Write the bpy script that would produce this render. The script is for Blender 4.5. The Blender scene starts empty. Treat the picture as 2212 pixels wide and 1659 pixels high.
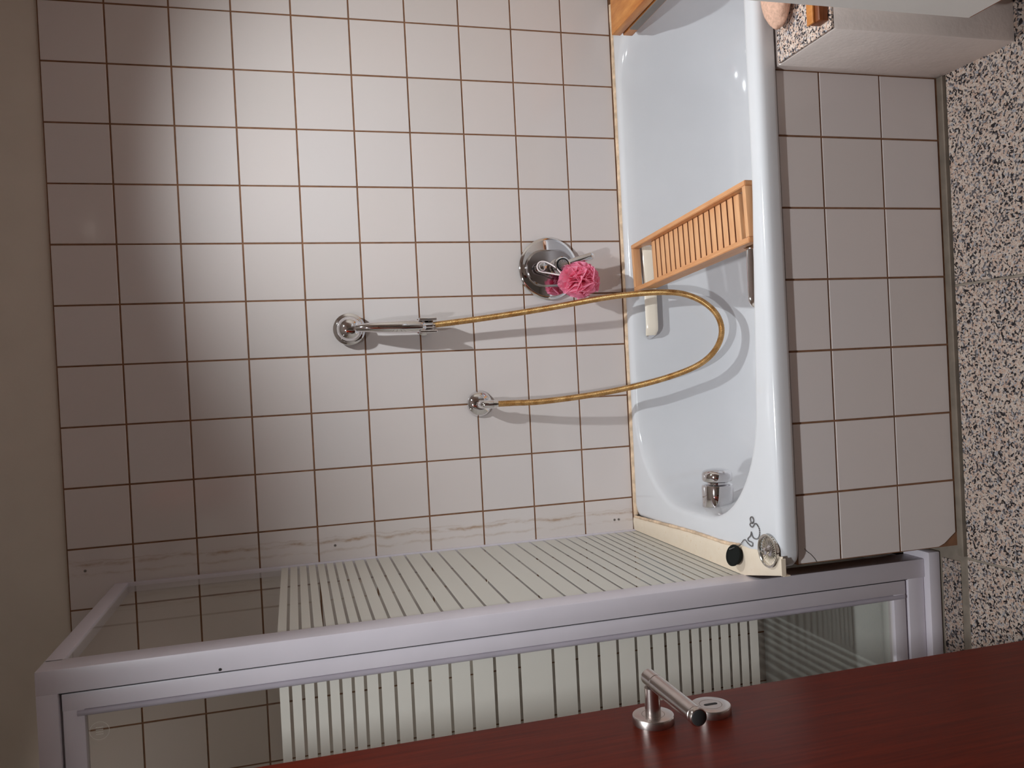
import bpy, bmesh, math, random
from mathutils import Vector, Matrix
random.seed(7)
S = bpy.context.scene
C = S.collection
PI = math.pi

# ------------------------------------------------------------------ camera, world, lamps, exposure
cam_d = bpy.data.cameras.new('camera')
cam = bpy.data.objects.new('camera', cam_d)
C.objects.link(cam)
cam_d.sensor_fit = 'HORIZONTAL'
cam_d.sensor_width = 36.0
cam_d.lens = 36.0 * 1758.55 / 2212.0
cam_d.clip_start = 0.02
RX = Vector((-0.050358, -0.259822, -0.964343))      # image right
RY = Vector((-0.99869, 0.004352, 0.050979))         # image down
RZ = Vector((-0.009049, 0.965647, -0.259701))       # viewing direction
m = Matrix((( RX.x, -RY.x, -RZ.x, -0.97934),
            ( RX.y, -RY.y, -RZ.y, -2.21493),
            ( RX.z, -RY.z, -RZ.z,  1.40879),
            (0, 0, 0, 1)))
cam.matrix_world = m
S.camera = cam

W = bpy.data.worlds.new('hall_dark')
S.world = W
W.use_nodes = True
W.node_tree.nodes['Background'].inputs[0].default_value = (0.9, 0.72, 0.6, 1)
W.node_tree.nodes['Background'].inputs[1].default_value = 0.05

LAMP_MAIN = dict(loc=(-0.42, -0.76, 2.03), aim=(-0.46, -0.44, 0.6), energy=76.0, size=2.13, blend=0.88, radius=0.020, color=(0.905, 0.975, 1.0))
LAMP_SIDE = dict(loc=(-1.22, -1.70, 2.36), aim=(-1.40, -1.42, 0.0), energy=138.0, size=2.10, blend=0.85, radius=0.04, color=(0.915, 0.97, 1.0))
FILL_SHOWER = dict(loc=(-1.93, -0.34, 2.38), aim=(-1.93, -0.34, 0.0), energy=5.0, size=1.9, blend=0.8, radius=0.04, color=(1.0, 0.97, 0.94))  # added fill that brightens the cabin interior, no lamp known there
S.view_settings.view_transform = 'Standard'
S.view_settings.look = 'None'
S.view_settings.gamma = 1.0
S.view_settings.exposure = 0.05
S.view_settings.use_curve_mapping = False
S.cycles.max_bounces = 14
S.cycles.transparent_max_bounces = 24
S.cycles.caustics_reflective = False
S.cycles.sample_clamp_indirect = 4.0
S.cycles.use_denoising = True


# ------------------------------------------------------------------ materials
def lin(r, g, b):
    f = lambda v: (v / 255 / 12.92) if v / 255 <= 0.04045 else ((v / 255 + 0.055) / 1.055) ** 2.4
    return (f(r), f(g), f(b), 1)


class Mat:
    def __init__(self, name):
        self.m = bpy.data.materials.new(name)
        self.m.use_nodes = True
        self.t = self.m.node_tree
        self.b = self.t.nodes['Principled BSDF']

    def n(self, kind, **kw):
        n = self.t.nodes.new(kind)
        for k, v in kw.items():
            setattr(n, k, v)
        return n

    def l(self, a, b):
        self.t.links.new(a, b)

    def val(self, n, **kw):
        for k, v in kw.items():
            n.inputs[k.replace('_', ' ')].default_value = v
        return n

    def pos(self, scale=(1, 1, 1), space='Object'):
        mp = self.n('ShaderNodeMapping')
        mp.inputs['Scale'].default_value = scale
        if space == 'World':
            self.l(self.n('ShaderNodeNewGeometry').outputs['Position'], mp.inputs['Vector'])
        else:
            self.l(self.n('ShaderNodeTexCoord').outputs['Object'], mp.inputs['Vector'])
        return mp.outputs['Vector']

    def noise(self, vec, scale, detail=4, rough=0.5):
        n = self.n('ShaderNodeTexNoise')
        n.inputs['Scale'].default_value = scale
        n.inputs['Detail'].default_value = detail
        n.inputs['Roughness'].default_value = rough
        self.l(vec, n.inputs['Vector'])
        return n.outputs['Fac']

    def ramp(self, fac, stops, interp='LINEAR'):
        r = self.n('ShaderNodeValToRGB')
        r.color_ramp.interpolation = interp
        e = r.color_ramp.elements
        while len(e) < len(stops):
            e.new(0.5)
        for el, (p, c) in zip(e, stops):
            el.position = p
            el.color = c
        self.l(fac, r.inputs['Fac'])
        return r.outputs['Color']

    def mix(self, fac, a, b, mode='MIX'):
        n = self.n('ShaderNodeMix', data_type='RGBA', blend_type=mode)
        for sock, v in ((n.inputs[0], fac), (n.inputs[6], a), (n.inputs[7], b)):
            if hasattr(v, 'links'):
                self.l(v, sock)
            else:
                sock.default_value = v
        return n.outputs[2]

    def math(self, op, a, b=None, c=None):
        n = self.n('ShaderNodeMath', operation=op)
        for i, v in enumerate((a, b, c)):
            if v is None:
                continue
            if hasattr(v, 'links'):
                self.l(v, n.inputs[i])
            else:
                n.inputs[i].default_value = v
        return n.outputs[0]

    def bump(self, h, strength=0.2, dist=0.001):
        n = self.n('ShaderNodeBump')
        n.inputs['Strength'].default_value = strength
        n.inputs['Distance'].default_value = dist
        self.l(h, n.inputs['Height'])
        self.l(n.outputs['Normal'], self.b.inputs['Normal'])

    def base(self, c):
        if hasattr(c, 'links'):
            self.l(c, self.b.inputs['Base Color'])
        else:
            self.b.inputs['Base Color'].default_value = c
        return self

    def set(self, rough=0.5, metal=0.0, spec=0.5):
        self.b.inputs['Roughness'].default_value = rough
        self.b.inputs['Metallic'].default_value = metal
        self.b.inputs['Specular IOR Level'].default_value = spec
        return self


def plain(name, c, rough=0.5, metal=0.0, var=0.06, vscale=14, spec=0.5, bump=0.0, bscale=200):
    q = Mat(name)
    v = q.pos()
    f = q.noise(v, vscale, 3)
    d = tuple(x * (1 - var) for x in c[:3]) + (1,)
    u = tuple(min(1, x * (1 + var)) for x in c[:3]) + (1,)
    q.base(q.ramp(f, [(0.3, d), (0.7, u)])).set(rough, metal, spec)
    if bump:
        q.bump(q.noise(v, bscale, 4), bump, 0.001)
    return q.m


def wood(name, dark, light, axis, scale=30, rough=0.4, stretch=14, bump=0.08, spec=0.4):
    q = Mat(name)
    sc = [stretch, stretch, stretch]
    sc[axis] = 1.0
    oi = q.n('ShaderNodeObjectInfo')
    add = q.n('ShaderNodeVectorMath', operation='ADD')
    mul = q.n('ShaderNodeVectorMath', operation='SCALE')
    comb = q.n('ShaderNodeCombineXYZ')
    for i in range(3):
        q.l(oi.outputs['Random'], comb.inputs[i])
    q.l(comb.outputs[0], mul.inputs[0])
    mul.inputs['Scale'].default_value = 9.0
    q.l(q.pos(tuple(sc)), add.inputs[0])
    q.l(mul.outputs[0], add.inputs[1])
    f = q.noise(add.outputs[0], scale, 5, 0.6)
    q.base(q.ramp(f, [(0.28, dark), (0.72, light)])).set(rough, 0, spec)
    q.bump(f, bump, 0.0006)
    return q.m


def tile_material(name, stained):
    q = Mat(name)
    oi = q.n('ShaderNodeObjectInfo')
    base = q.ramp(oi.outputs['Random'], [(0.0, (0.68, 0.615, 0.595, 1)), (0.5, (0.72, 0.645, 0.625, 1)), (1.0, (0.71, 0.65, 0.64, 1))])
    w = q.pos(space='World')
    sp = q.noise(w, 900, 2)
    base = q.mix(q.math('MULTIPLY', sp, 0.10), base, (0.55, 0.47, 0.44, 1))
    if stained:
        sx = q.n('ShaderNodeSeparateXYZ')
        q.l(q.n('ShaderNodeNewGeometry').outputs['Position'], sx.inputs[0])
        wob = q.noise(q.pos((1, 1, 3), 'World'), 5, 4)
        x = q.math('ADD', sx.outputs[0], q.math('MULTIPLY', q.math('SUBTRACT', wob, 0.5), 0.03))
        for cx, wd, st, sc in ((-1.392, 0.007, 0.75, 9), (-1.416, 0.005, 0.35, 14), (-1.383, 0.003, 0.30, 6)):
            d = q.math('ABSOLUTE', q.math('SUBTRACT', x, cx))
            band = q.math('SUBTRACT', 1.0, q.math('DIVIDE', d, wd))
            n2 = q.noise(q.pos((4, 1, 1), 'World'), sc, 6, 0.7)
            k = q.math('MULTIPLY', q.math('MAXIMUM', band, 0.0), q.math('MAXIMUM', q.math('MULTIPLY', q.math('SUBTRACT', n2, 0.42), 6.0), 0.0))
            k = q.math('MULTIPLY', q.math('MINIMUM', k, 1.0), st)
            base = q.mix(k, base, (0.36, 0.20, 0.095, 1))
    q.base(base).set(0.13, 0, 0.5)
    wav = q.noise(w, 14, 2)
    q.bump(wav, 0.05, 0.004)
    return q.m


def granite(name, tint=1.0, scale=265):
    q = Mat(name)
    w = q.pos((1, 1, 1), 'World')
    d = q.n('ShaderNodeTexNoise')
    d.inputs['Scale'].default_value = 60
    d.inputs['Detail'].default_value = 2
    q.l(w, d.inputs['Vector'])
    dv = q.n('ShaderNodeVectorMath', operation='SCALE')
    dv.inputs['Scale'].default_value = 0.012
    q.l(d.outputs['Color'], dv.inputs[0])
    ad = q.n('ShaderNodeVectorMath', operation='ADD')
    q.l(w, ad.inputs[0])
    q.l(dv.outputs[0], ad.inputs[1])
    v = q.n('ShaderNodeTexVoronoi')
    v.inputs['Scale'].default_value = scale
    q.l(ad.outputs[0], v.inputs['Vector'])
    bw = q.n('ShaderNodeSeparateColor')
    q.l(v.outputs['Color'], bw.inputs[0])
    T = lambda r, g, b: tuple(min(1, x * tint) for x in lin(r, g, b)[:3]) + (1,)
    col = q.ramp(bw.outputs[0], [(0.0, T(46, 40, 42)), (0.17, T(120, 112, 114)), (0.32, T(226, 200, 184)), (0.60, T(236, 216, 202)), (0.80, T(220, 184, 164)), (0.92, T(186, 182, 186))], 'CONSTANT')
    f = q.noise(w, 420, 3)
    sp = q.ramp(f, [(0.36, (0.2, 0.19, 0.19, 1)), (0.44, (1, 1, 1, 1))])
    col = q.mix(0.75, col, sp, 'MULTIPLY')
    q.base(col).set(0.32, 0, 0.4)
    return q.m


def glass_material(name, tint):
    q = Mat(name)
    q.t.nodes.remove(q.b)
    out = q.t.nodes['Material Output']
    tr = q.n('ShaderNodeBsdfTransparent')
    tr.inputs[0].default_value = tint
    gl = q.n('ShaderNodeBsdfGlossy')
    gl.inputs['Roughness'].default_value = 0.015
    gl.inputs[0].default_value = (1, 1, 1, 1)
    fr = q.n('ShaderNodeFresnel')
    fr.inputs[0].default_value = 1.5
    mx = q.n('ShaderNodeMixShader')
    geo = q.n('ShaderNodeNewGeometry')
    q.l(q.math('MULTIPLY', fr.outputs[0], q.math('SUBTRACT', 1.0, geo.outputs['Backfacing'])), mx.inputs[0])
    q.l(tr.outputs[0], mx.inputs[1])
    q.l(gl.outputs[0], mx.inputs[2])
    q.l(mx.outputs[0], out.inputs['Surface'])
    return q.m


M = {}
M['tile'] = tile_material('glazed_tile', False)
M['tile_stained'] = tile_material('glazed_tile_stained', True)
M['grout'] = plain('brown_grout', lin(130, 92, 67), 0.9, var=0.2, vscale=40, bump=0.3)
M['plaster'] = plain('cream_wall_paint', lin(222, 212, 200), 0.85, var=0.03, vscale=8, bump=0.15, bscale=240)
M['pier_plaster'] = plain('rough_white_plaster', lin(228, 216, 210), 0.8, var=0.06, vscale=9, bump=0.5, bscale=90)
M['ceiling'] = plain('ceiling_paint', lin(238, 234, 228), 0.9, var=0.02)
M['enamel'] = plain('white_enamel', (0.675, 0.672, 0.695, 1), 0.10, var=0.01, spec=0.6)
M['chrome'] = plain('polished_chrome', (0.78, 0.77, 0.78, 1), 0.05, 1.0, var=0.02)
M['satin'] = plain('satin_nickel', (0.56, 0.50, 0.47, 1), 0.26, 1.0, var=0.05, vscale=60)
M['dark_reflection_chrome'] = plain('dark_reflection_chrome', (0.42, 0.39, 0.39, 1), 0.10, 1.0, var=0.02)  # chrome tinted darker, stands in for the dim room it would mirror
M['steel'] = plain('dull_steel', (0.22, 0.21, 0.21, 1), 0.35, 0.9)
M['dark'] = plain('dark_gap', (0.012, 0.011, 0.011, 1), 0.7)
M['rubber'] = plain('black_rubber', (0.006, 0.007, 0.006, 1), 0.75, spec=0.2)
M['alu'] = plain('white_coated_aluminium', lin(216, 208, 216), 0.38, var=0.02)
M['gasket'] = plain('grey_gasket', lin(176, 168, 178), 0.35, var=0.05)
M['glass'] = glass_material('tinted_glass', (0.95, 0.95, 0.92, 1))
q = Mat('frosted_band')
q.base(lin(242, 238, 230)).set(0.45, 0, 0.3)
tl = q.n('ShaderNodeBsdfTranslucent')
tl.inputs[0].default_value = lin(246, 242, 236)
mx = q.n('ShaderNodeMixShader')
mx.inputs[0].default_value = 0.36
q.l(q.b.outputs[0], mx.inputs[1])
q.l(tl.outputs[0], mx.inputs[2])
q.l(mx.outputs[0], q.t.nodes['Material Output'].inputs['Surface'])
M['frost'] = q.m
M['bamboo_long'] = wood('bamboo_along', lin(194, 134, 88), lin(214, 158, 112), 0, 14, stretch=8, bump=0.03)
M['bamboo_cross'] = wood('bamboo_across', lin(202, 146, 102), lin(220, 168, 124), 1, 14, stretch=8, bump=0.03)
M['slat_gap_shade'] = plain('bamboo_gap_shade', lin(112, 62, 34), 0.7, var=0.12, vscale=60)  # shade of the gaps between slats, painted as a dark colour
M['oak'] = wood('honey_oak', lin(172, 98, 40), lin(216, 148, 78), 1, 9, stretch=5)
M['brown_wood'] = wood('brown_wood', lin(96, 46, 16), lin(140, 76, 34), 0, 20)
M['mahogany'] = wood('mahogany_veneer', lin(88, 23, 8), lin(120, 36, 14), 2, 9, rough=0.36, stretch=20, bump=0.03, spec=0.05)
M['grey_inlay'] = plain('grey_inlay', lin(120, 112, 106), 0.5)
M['ivory'] = plain('ivory_plastic', lin(232, 220, 204), 0.22, var=0.02)
M['granite'] = granite('floor_granite', 0.52)
M['ledge_granite'] = granite('ledge_granite', 0.9, 300)
M['cement'] = plain('cement_joint', lin(128, 116, 104), 0.9, var=0.15, vscale=30, bump=0.4)
M['cream_pvc'] = None
M['white_board'] = plain('white_laminate', lin(244, 242, 238), 0.45, var=0.01)
M['chip_edge'] = plain('chipboard_edge', lin(150, 84, 40), 0.8, var=0.2, vscale=90)
M['pumice'] = plain('pumice', lin(214, 172, 150), 0.95, var=0.16, vscale=170, bump=0.9, bscale=300)
M['cord'] = plain('white_cord', lin(236, 222, 222), 0.7)
M['tan_grime'] = plain('old_sealant', lin(214, 186, 158), 0.8, var=0.25, vscale=50, bump=0.4)

q = Mat('aged_cream_plastic')
f = q.noise(q.pos((1, 1, 1), 'World'), 38, 6, 0.7)
q.base(q.ramp(f, [(0.30, lin(224, 206, 184)), (0.60, lin(228, 212, 192)), (0.74, lin(214, 184, 150)), (0.84, lin(192, 140, 98))])).set(0.5)
M['cream_pvc'] = q.m

q = Mat('gold_hose')
f = q.noise(q.pos((1, 1, 1), 'World'), 55, 3)
q.base(q.ramp(f, [(0.3, lin(168, 122, 68)), (0.7, lin(206, 166, 112))])).set(0.36, 0.75)
M['hose'] = q.m

q = Mat('pink_netting')
lw = q.n('ShaderNodeLayerWeight')
lw.inputs[0].default_value = 0.35
q.base(q.ramp(lw.outputs['Facing'], [(0.0, lin(255, 156, 188)), (0.8, lin(255, 200, 216))])).set(0.7, 0, 0.1)
q.b.inputs['Subsurface Weight'].default_value = 0.0
tl = q.n('ShaderNodeBsdfTranslucent')
tl.inputs[0].default_value = lin(255, 176, 204)
mx = q.n('ShaderNodeMixShader')
mx.inputs[0].default_value = 0.55
q.l(q.b.outputs[0], mx.inputs[1])
q.l(tl.outputs[0], mx.inputs[2])
q.l(mx.outputs[0], q.t.nodes['Material Output'].inputs['Surface'])
M['pink'] = q.m

q = Mat('ribbed_dial')
g = q.n('ShaderNodeTexGradient', gradient_type='RADIAL')
mp = q.n('ShaderNodeMapping')
q.l(q.n('ShaderNodeTexCoord').outputs['Object'], mp.inputs[0])
mp.inputs['Rotation'].default_value = (PI / 2, 0, 0)
q.l(mp.outputs[0], g.inputs[0])
s = q.math('SINE', q.math('MULTIPLY', g.outputs['Fac'], 2 * PI * 22))
q.base(q.ramp(s, [(0.2, (0.10, 0.09, 0.09, 1)), (0.6, (0.85, 0.82, 0.82, 1))])).set(0.25, 0.9)
M['dial'] = q.m

q = Mat('lamp_glow')
q.b.inputs['Emission Color'].default_value = (1, 0.9, 0.8, 1)
q.b.inputs['Emission Strength'].default_value = 2
M['glow'] = q.m


# ------------------------------------------------------------------ mesh helpers
class MB:
    def __init__(self):
        self.v, self.f = [], []

    def add(self, vs, fs):
        o = len(self.v)
        self.v += [tuple(p) for p in vs]
        self.f += [tuple(i + o for i in f) for f in fs]
        return self

    def box(self, x0, x1, y0, y1, z0, z1):
        vs = [(x, y, z) for x in (x0, x1) for y in (y0, y1) for z in (z0, z1)]
        return self.add(vs, [(0, 1, 3, 2), (4, 6, 7, 5), (0, 4, 5, 1), (2, 3, 7, 6), (0, 2, 6, 4), (1, 5, 7, 3)])

    def rbox(self, x0, x1, y0, y1, z0, z1, b=0.002, seg=2):
        bm = bmesh.new()
        bmesh.ops.create_cube(bm, size=1)
        for v in bm.verts:
            v.co = Vector(((x0 + x1) / 2 + v.co.x * (x1 - x0), (y0 + y1) / 2 + v.co.y * (y1 - y0), (z0 + z1) / 2 + v.co.z * (z1 - z0)))
        bmesh.ops.bevel(bm, geom=bm.edges[:], offset=b, segments=seg, affect='EDGES', profile=0.5)
        return self.take(bm)

    def take(self, bm):
        bm.verts.index_update()
        self.add([v.co for v in bm.verts], [[v.index for v in f.verts] for f in bm.faces])
        bm.free()
        return self

    def lathe(self, prof, origin, axis, seg=32):
        a = Vector(axis).normalized()
        u = a.orthogonal().normalized()
        w = a.cross(u)
        o = Vector(origin)
        vs, fs = [], []
        for r, h in prof:
            for k in range(seg):
                t = 2 * PI * k / seg
                vs.append(o + a * h + (u * math.cos(t) + w * math.sin(t)) * max(r, 1e-5))
        for i in range(len(prof) - 1):
            for k in range(seg):
                k2 = (k + 1) % seg
                fs.append((i * seg + k, i * seg + k2, (i + 1) * seg + k2, (i + 1) * seg + k))
        fs.append(tuple(reversed(range(seg))))
        fs.append(tuple((len(prof) - 1) * seg + k for k in range(seg)))
        return self.add(vs, fs)

    def tube(self, pts, rad, seg=12, cap=True):
        pts = [Vector(p) for p in pts]
        n = len(pts)
        rs = rad if isinstance(rad, (list, tuple)) else [rad] * n
        t0 = (pts[1] - pts[0]).normalized()
        u = t0.orthogonal().normalized()
        vs, fs = [], []
        for i, p in enumerate(pts):
            t = (pts[min(i + 1, n - 1)] - pts[max(i - 1, 0)]).normalized()
            u = (u - t * u.dot(t)).normalized()
            w = t.cross(u)
            for k in range(seg):
                a = 2 * PI * k / seg
                vs.append(p + (u * math.cos(a) + w * math.sin(a)) * rs[i])
        for i in range(n - 1):
            for k in range(seg):
                k2 = (k + 1) % seg
                fs.append((i * seg + k, i * seg + k2, (i + 1) * seg + k2, (i + 1) * seg + k))
        if cap:
            fs.append(tuple(reversed(range(seg))))
            fs.append(tuple((n - 1) * seg + k for k in range(seg)))
        return self.add(vs, fs)

    def sweep(self, pts, sect):
        """sect: list of (a, b) offsets in two fixed axes given per point as (point, A, B)"""
        ns = len(sect)
        vs, fs = [], []
        for p, A, B in pts:
            for a, b in sect:
                vs.append(Vector(p) + Vector(A) * a + Vector(B) * b)
        for i in range(len(pts) - 1):
            for k in range(ns):
                k2 = (k + 1) % ns
                fs.append((i * ns + k, i * ns + k2, (i + 1) * ns + k2, (i + 1) * ns + k))
        fs.append(tuple(reversed(range(ns))))
        fs.append(tuple((len(pts) - 1) * ns + k for k in range(ns)))
        return self.add(vs, fs)

    def mesh(self, name, mat, smooth=None):
        me = bpy.data.meshes.new(name)
        me.from_pydata(self.v, [], self.f)
        bm = bmesh.new()
        bm.from_mesh(me)
        bmesh.ops.recalc_face_normals(bm, faces=bm.faces[:])
        bm.to_mesh(me)
        bm.free()
        me.materials.append(mat)
        if smooth:
            me.shade_smooth()
            if smooth < 180:
                me.set_sharp_from_angle(angle=math.radians(smooth))
        me.update()
        return me

    def build(self, name, mat, parent=None, smooth=None, origin=None):
        """origin: move the mesh so that this world point is the object's own origin"""
        if origin is not None:
            o3 = Vector(origin)
            self.v = [tuple(Vector(p) - o3) for p in self.v]
        o = bpy.data.objects.new(name, self.mesh(name, mat, smooth))
        C.objects.link(o)
        if parent is not None:
            o.parent = parent
        if origin is not None:
            o.location = Vector(origin)
            if parent is not None:
                po = Vector(parent.get('_o', (0, 0, 0)))
                o.location = Vector(origin) - po
            o['_o'] = tuple(origin)
        elif parent is not None:
            po = Vector(parent.get('_o', (0, 0, 0)))
            o.location = -po
            o['_o'] = (0, 0, 0)
        else:
            o['_o'] = (0, 0, 0)
        return o


def thing(name, label, cat, loc, group=None):
    o = bpy.data.objects.new(name, None)
    C.objects.link(o)
    o.location = loc
    o.empty_display_size = 0.05
    o['_o'] = tuple(loc)
    o['label'] = label
    o['category'] = cat
    if group:
        o['group'] = group
    return o


def tag(o, label=None, cat=None, kind=None, group=None):
    for k, v in (('label', label), ('category', cat), ('kind', kind), ('group', group)):
        if v:
            o[k] = v
    return o


def catmull(pts, n):
    P = [Vector(p) for p in pts]
    P = [P[0] * 2 - P[1]] + P + [P[-1] * 2 - P[-2]]
    out = []
    for i in range(1, len(P) - 2):
        for k in range(n):
            t = k / n
            a, b, c, d = P[i - 1], P[i], P[i + 1], P[i + 2]
            out.append(0.5 * ((2 * b) + (c - a) * t + (2 * a - 5 * b + 4 * c - d) * t * t + (3 * b - a - 3 * c + d) * t ** 3))
    out.append(P[-2])
    return out


# ------------------------------------------------------------------ room shell
X0, X1, Y0, Y1, ZC = -2.36, 0.125, -2.04, 0.007, 2.42
YB = -3.10
wall_back = tag(MB().box(X0 - .1, X1 + .1, Y1, Y1 + .1, 0, ZC).build('wall_back', M['plaster']), 'tiled wall behind the bath with a painted band above the tiles', kind='structure')
wall_left = tag(MB().box(X0 - .1, X0, Y0 - .1, Y1, 0, ZC).build('wall_left', M['plaster']), 'painted wall at the far side of the shower', kind='structure')
wall_right = tag(MB().box(X1, X1 + .1, YB - .1, Y1, 0, ZC).build('wall_right', M['plaster']), 'painted wall behind the vanity cabinet', kind='structure')
ceiling = tag(MB().box(X0 - .1, X1 + .1, YB - .1, Y1 + .1, ZC, ZC + .08).build('ceiling', M['ceiling']), 'plain painted ceiling', kind='structure')
YB = -3.10
wf = MB().box(X0, -1.462, Y0 - .1, Y0, 0, ZC).box(-1.562, -1.462, YB, Y0 - .1, 0, ZC)
wf.box(-1.562, -1.36, YB - .1, YB, 0, ZC).box(-0.56, X1, YB - .1, YB, 0, ZC).box(-1.36, -0.56, YB - .1, YB, 2.05, ZC)
wall_front = tag(wf.build('wall_front', M['plaster']), 'painted wall around the entrance with a dark doorway', kind='structure')
floor = tag(MB().box(X0 - .1, X1 + .1, -3.6, Y1, -0.06, -0.004).build('floor', M['cement']), 'floor of speckled granite tiles with cement joints', kind='structure')

tc = MB().rbox(-0.565, -0.485, YB, YB + .014, 0, 2.13, .002).rbox(-1.44, -1.36, YB, YB + .014, 0, 2.13, .002).rbox(-1.36, -0.565, YB, YB + .014, 2.05, 2.13, .002)
tag(tc.build('trim_3', M['mahogany'], None, 40), 'reddish brown wooden casing around the doorway', kind='structure')

# granite floor pieces
xs = [X1, -0.229, -0.829, -1.429, -2.029, X0]
ys = [-0.744, -1.344, -1.944, -2.544, -3.144]
for i in range(len(xs) - 1):
    for j in range(len(ys) - 1):
        if j > 1 and i in (3, 4):
            continue
        MB().rbox(xs[i + 1] + .0025, xs[i] - .0025, ys[j + 1] + .0025, ys[j] - .0025, -0.02, 0.0, 0.0012, 1).build('tile', M['granite'], floor)
for xa, xb in ((-1.44, -2.03), (-2.035, X0)):
    MB().rbox(xb, xa, -0.724, -0.672, -0.02, -0.001, 0.0012, 1).build('tile', M['granite'], floor)

# glazed wall tiles (15 cm pitch, brown joints)
PT, GAP, TH = 0.15, 0.0042, 0.007
ZT = 1.965


def tile_mesh(w, h, b=0.0007):
    """front at y=0, body behind it"""
    x, z = w / 2, h / 2
    vs = [(-x, TH, -z), (x, TH, -z), (x, TH, z), (-x, TH, z),
          (-x, b, -z), (x, b, -z), (x, b, z), (-x, b, z),
          (-x + b, 0, -z + b), (x - b, 0, -z + b), (x - b, 0, z - b), (-x + b, 0, z - b)]
    fs = [(8, 9, 10, 11)]
    for k in range(4):
        k2 = (k + 1) % 4
        fs += [(k, k2, 4 + k2, 4 + k), (4 + k, 4 + k2, 8 + k2, 8 + k)]
    return MB().add(vs, fs)


def lay(parent, x0, x1, z0, z1, y, mats, cache={}):
    w, h = x1 - x0 - GAP, z1 - z0 - GAP
    if w < 0.006 or h < 0.006:
        return
    key = (round(w, 4), round(h, 4), mats.name)
    if key not in cache:
        cache[key] = tile_mesh(w, h).mesh('tile', mats)
    o = bpy.data.objects.new('tile', cache[key])
    C.objects.link(o)
    o.parent = parent
    o.location = ((x0 + x1) / 2 + random.uniform(-.0003, .0003), y + random.uniform(-.0003, .0002), (z0 + z1) / 2)
    o.rotation_euler = (random.uniform(-.0025, .0025), 0, random.uniform(-.0025, .0025))


MB().box(X0, X1, 0.0014, 0.0068, 0.0, ZT + .0005).build('grout_bed', M['grout'], wall_back)
for j in range(-1, 16):
    xa, xb = max(-(j + 1) * PT, X0), min(-j * PT, X1)
    mt = M['tile_stained'] if j in (8, 9, 10) else M['tile']
    rows = 10 if j < 9 else 13
    for i in range(rows):
        lay(wall_back, xa, xb, ZT - (i + 1) * PT, ZT - i * PT, 0.0, mt)
for x, z in ((-1.404, 1.322), (-1.411, 0.525), (-1.411, 0.512), (-1.405, 1.926)):
    MB().lathe([(.0034, 0), (.0034, .0012), (.0022, .0016), (.0016, .0006)], (x, 0.0002, z), (0, -1, 0), 10).build('wall_plug', M['grey_inlay'], wall_back, 40)

# ------------------------------------------------------------------ bathtub
TX0, TX1, TY0, TY1 = -1.404, 0.098, -0.746, -0.006


def rrect(x0, x1, y0, y1, rl, rr, z, taper=0.0, nc=18, ns=14):
    rl = min(rl, (x1 - x0) / 2 - .001, (y1 - y0) / 2 - .001)
    rr = min(rr, (x1 - x0) / 2 - .001, (y1 - y0) / 2 - .001)
    P = []
    corners = [(x1 - rr, y1 - rr, rr, 0), (x0 + rl, y1 - rl, rl, PI / 2), (x0 + rl, y0 + rl, rl, PI), (x1 - rr, y0 + rr, rr, 1.5 * PI)]
    for ci, (cx, cy, r, a0) in enumerate(corners):
        arc = [(cx + r * math.cos(a0 + PI / 2 * k / nc), cy + r * math.sin(a0 + PI / 2 * k / nc)) for k in range(nc + 1)]
        P += arc
        nx = corners[(ci + 1) % 4]
        b = (nx[0] + nx[2] * math.cos(nx[3]), nx[1] + nx[2] * math.sin(nx[3]))
        a = arc[-1]
        P += [(a[0] + (b[0] - a[0]) * k / ns, a[1] + (b[1] - a[1]) * k / ns) for k in range(1, ns)]
    out = []
    for x, y in P:
        if taper:
            t = max(0.0, min(1.0, (-0.60 - x) / 0.75))
            w = max(0.0, (-0.35 - y) / 0.35)
            y += taper * t * w
        out.append((x, y, z))
    return out


rings = []
for z, e in ((.415, .010), (.4215, .002), (.427, 0), (.447, 0), (.4535, .0015), (.4585, .005), (.4618, .011), (.4625, .018)):
    rings.append(rrect(TX0 + e, TX1 - e, TY0 + e, TY1 - e, .03, .03, z))
IX0, IX1, IY0, IY1 = -1.340, 0.028, -0.696, -0.046
ins = [(-.016, .4622), (-.008, .4610), (-.003, .4580), (0, .4535), (.004, .444), (.009, .425), (.016, .38)]
for e, z in ins:
    rings.append(rrect(IX0 + e, IX1 - e * 1.4, IY0 + e, IY1 - e, .26 - e, .20, z, .042))
for z, el, er, ef in ((.30, .030, .03, .032), (.22, .046, .05, .046), (.16, .066, .07, .062), (.125, .09, .09, .083), (.102, .12, .12, .112), (.090, .16, .16, .15), (.084, .21, .21, .19), (.081, .28, .28, .235)):
    rings.append(rrect(IX0 + el, IX1 - er, IY0 + ef, IY1 - ef, .24, .18, z, .042))
nv = len(rings[0])
tb = MB()
vs = [p for r in rings for p in r]
fs = []
for i in range(len(rings) - 1):
    for k in range(nv):
        k2 = (k + 1) % nv
        fs.append((i * nv + k, i * nv + k2, (i + 1) * nv + k2, (i + 1) * nv + k))
fs.append(tuple((len(rings) - 1) * nv + k for k in range(nv)))
tb.add(vs, fs)
bathtub = thing('bathtub', 'long white enamelled bathtub along the tiled wall', 'bathtub', (-0.65, -0.38, 0.0))
shell = tb.build('basin', M['enamel'], bathtub, 180)
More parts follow.
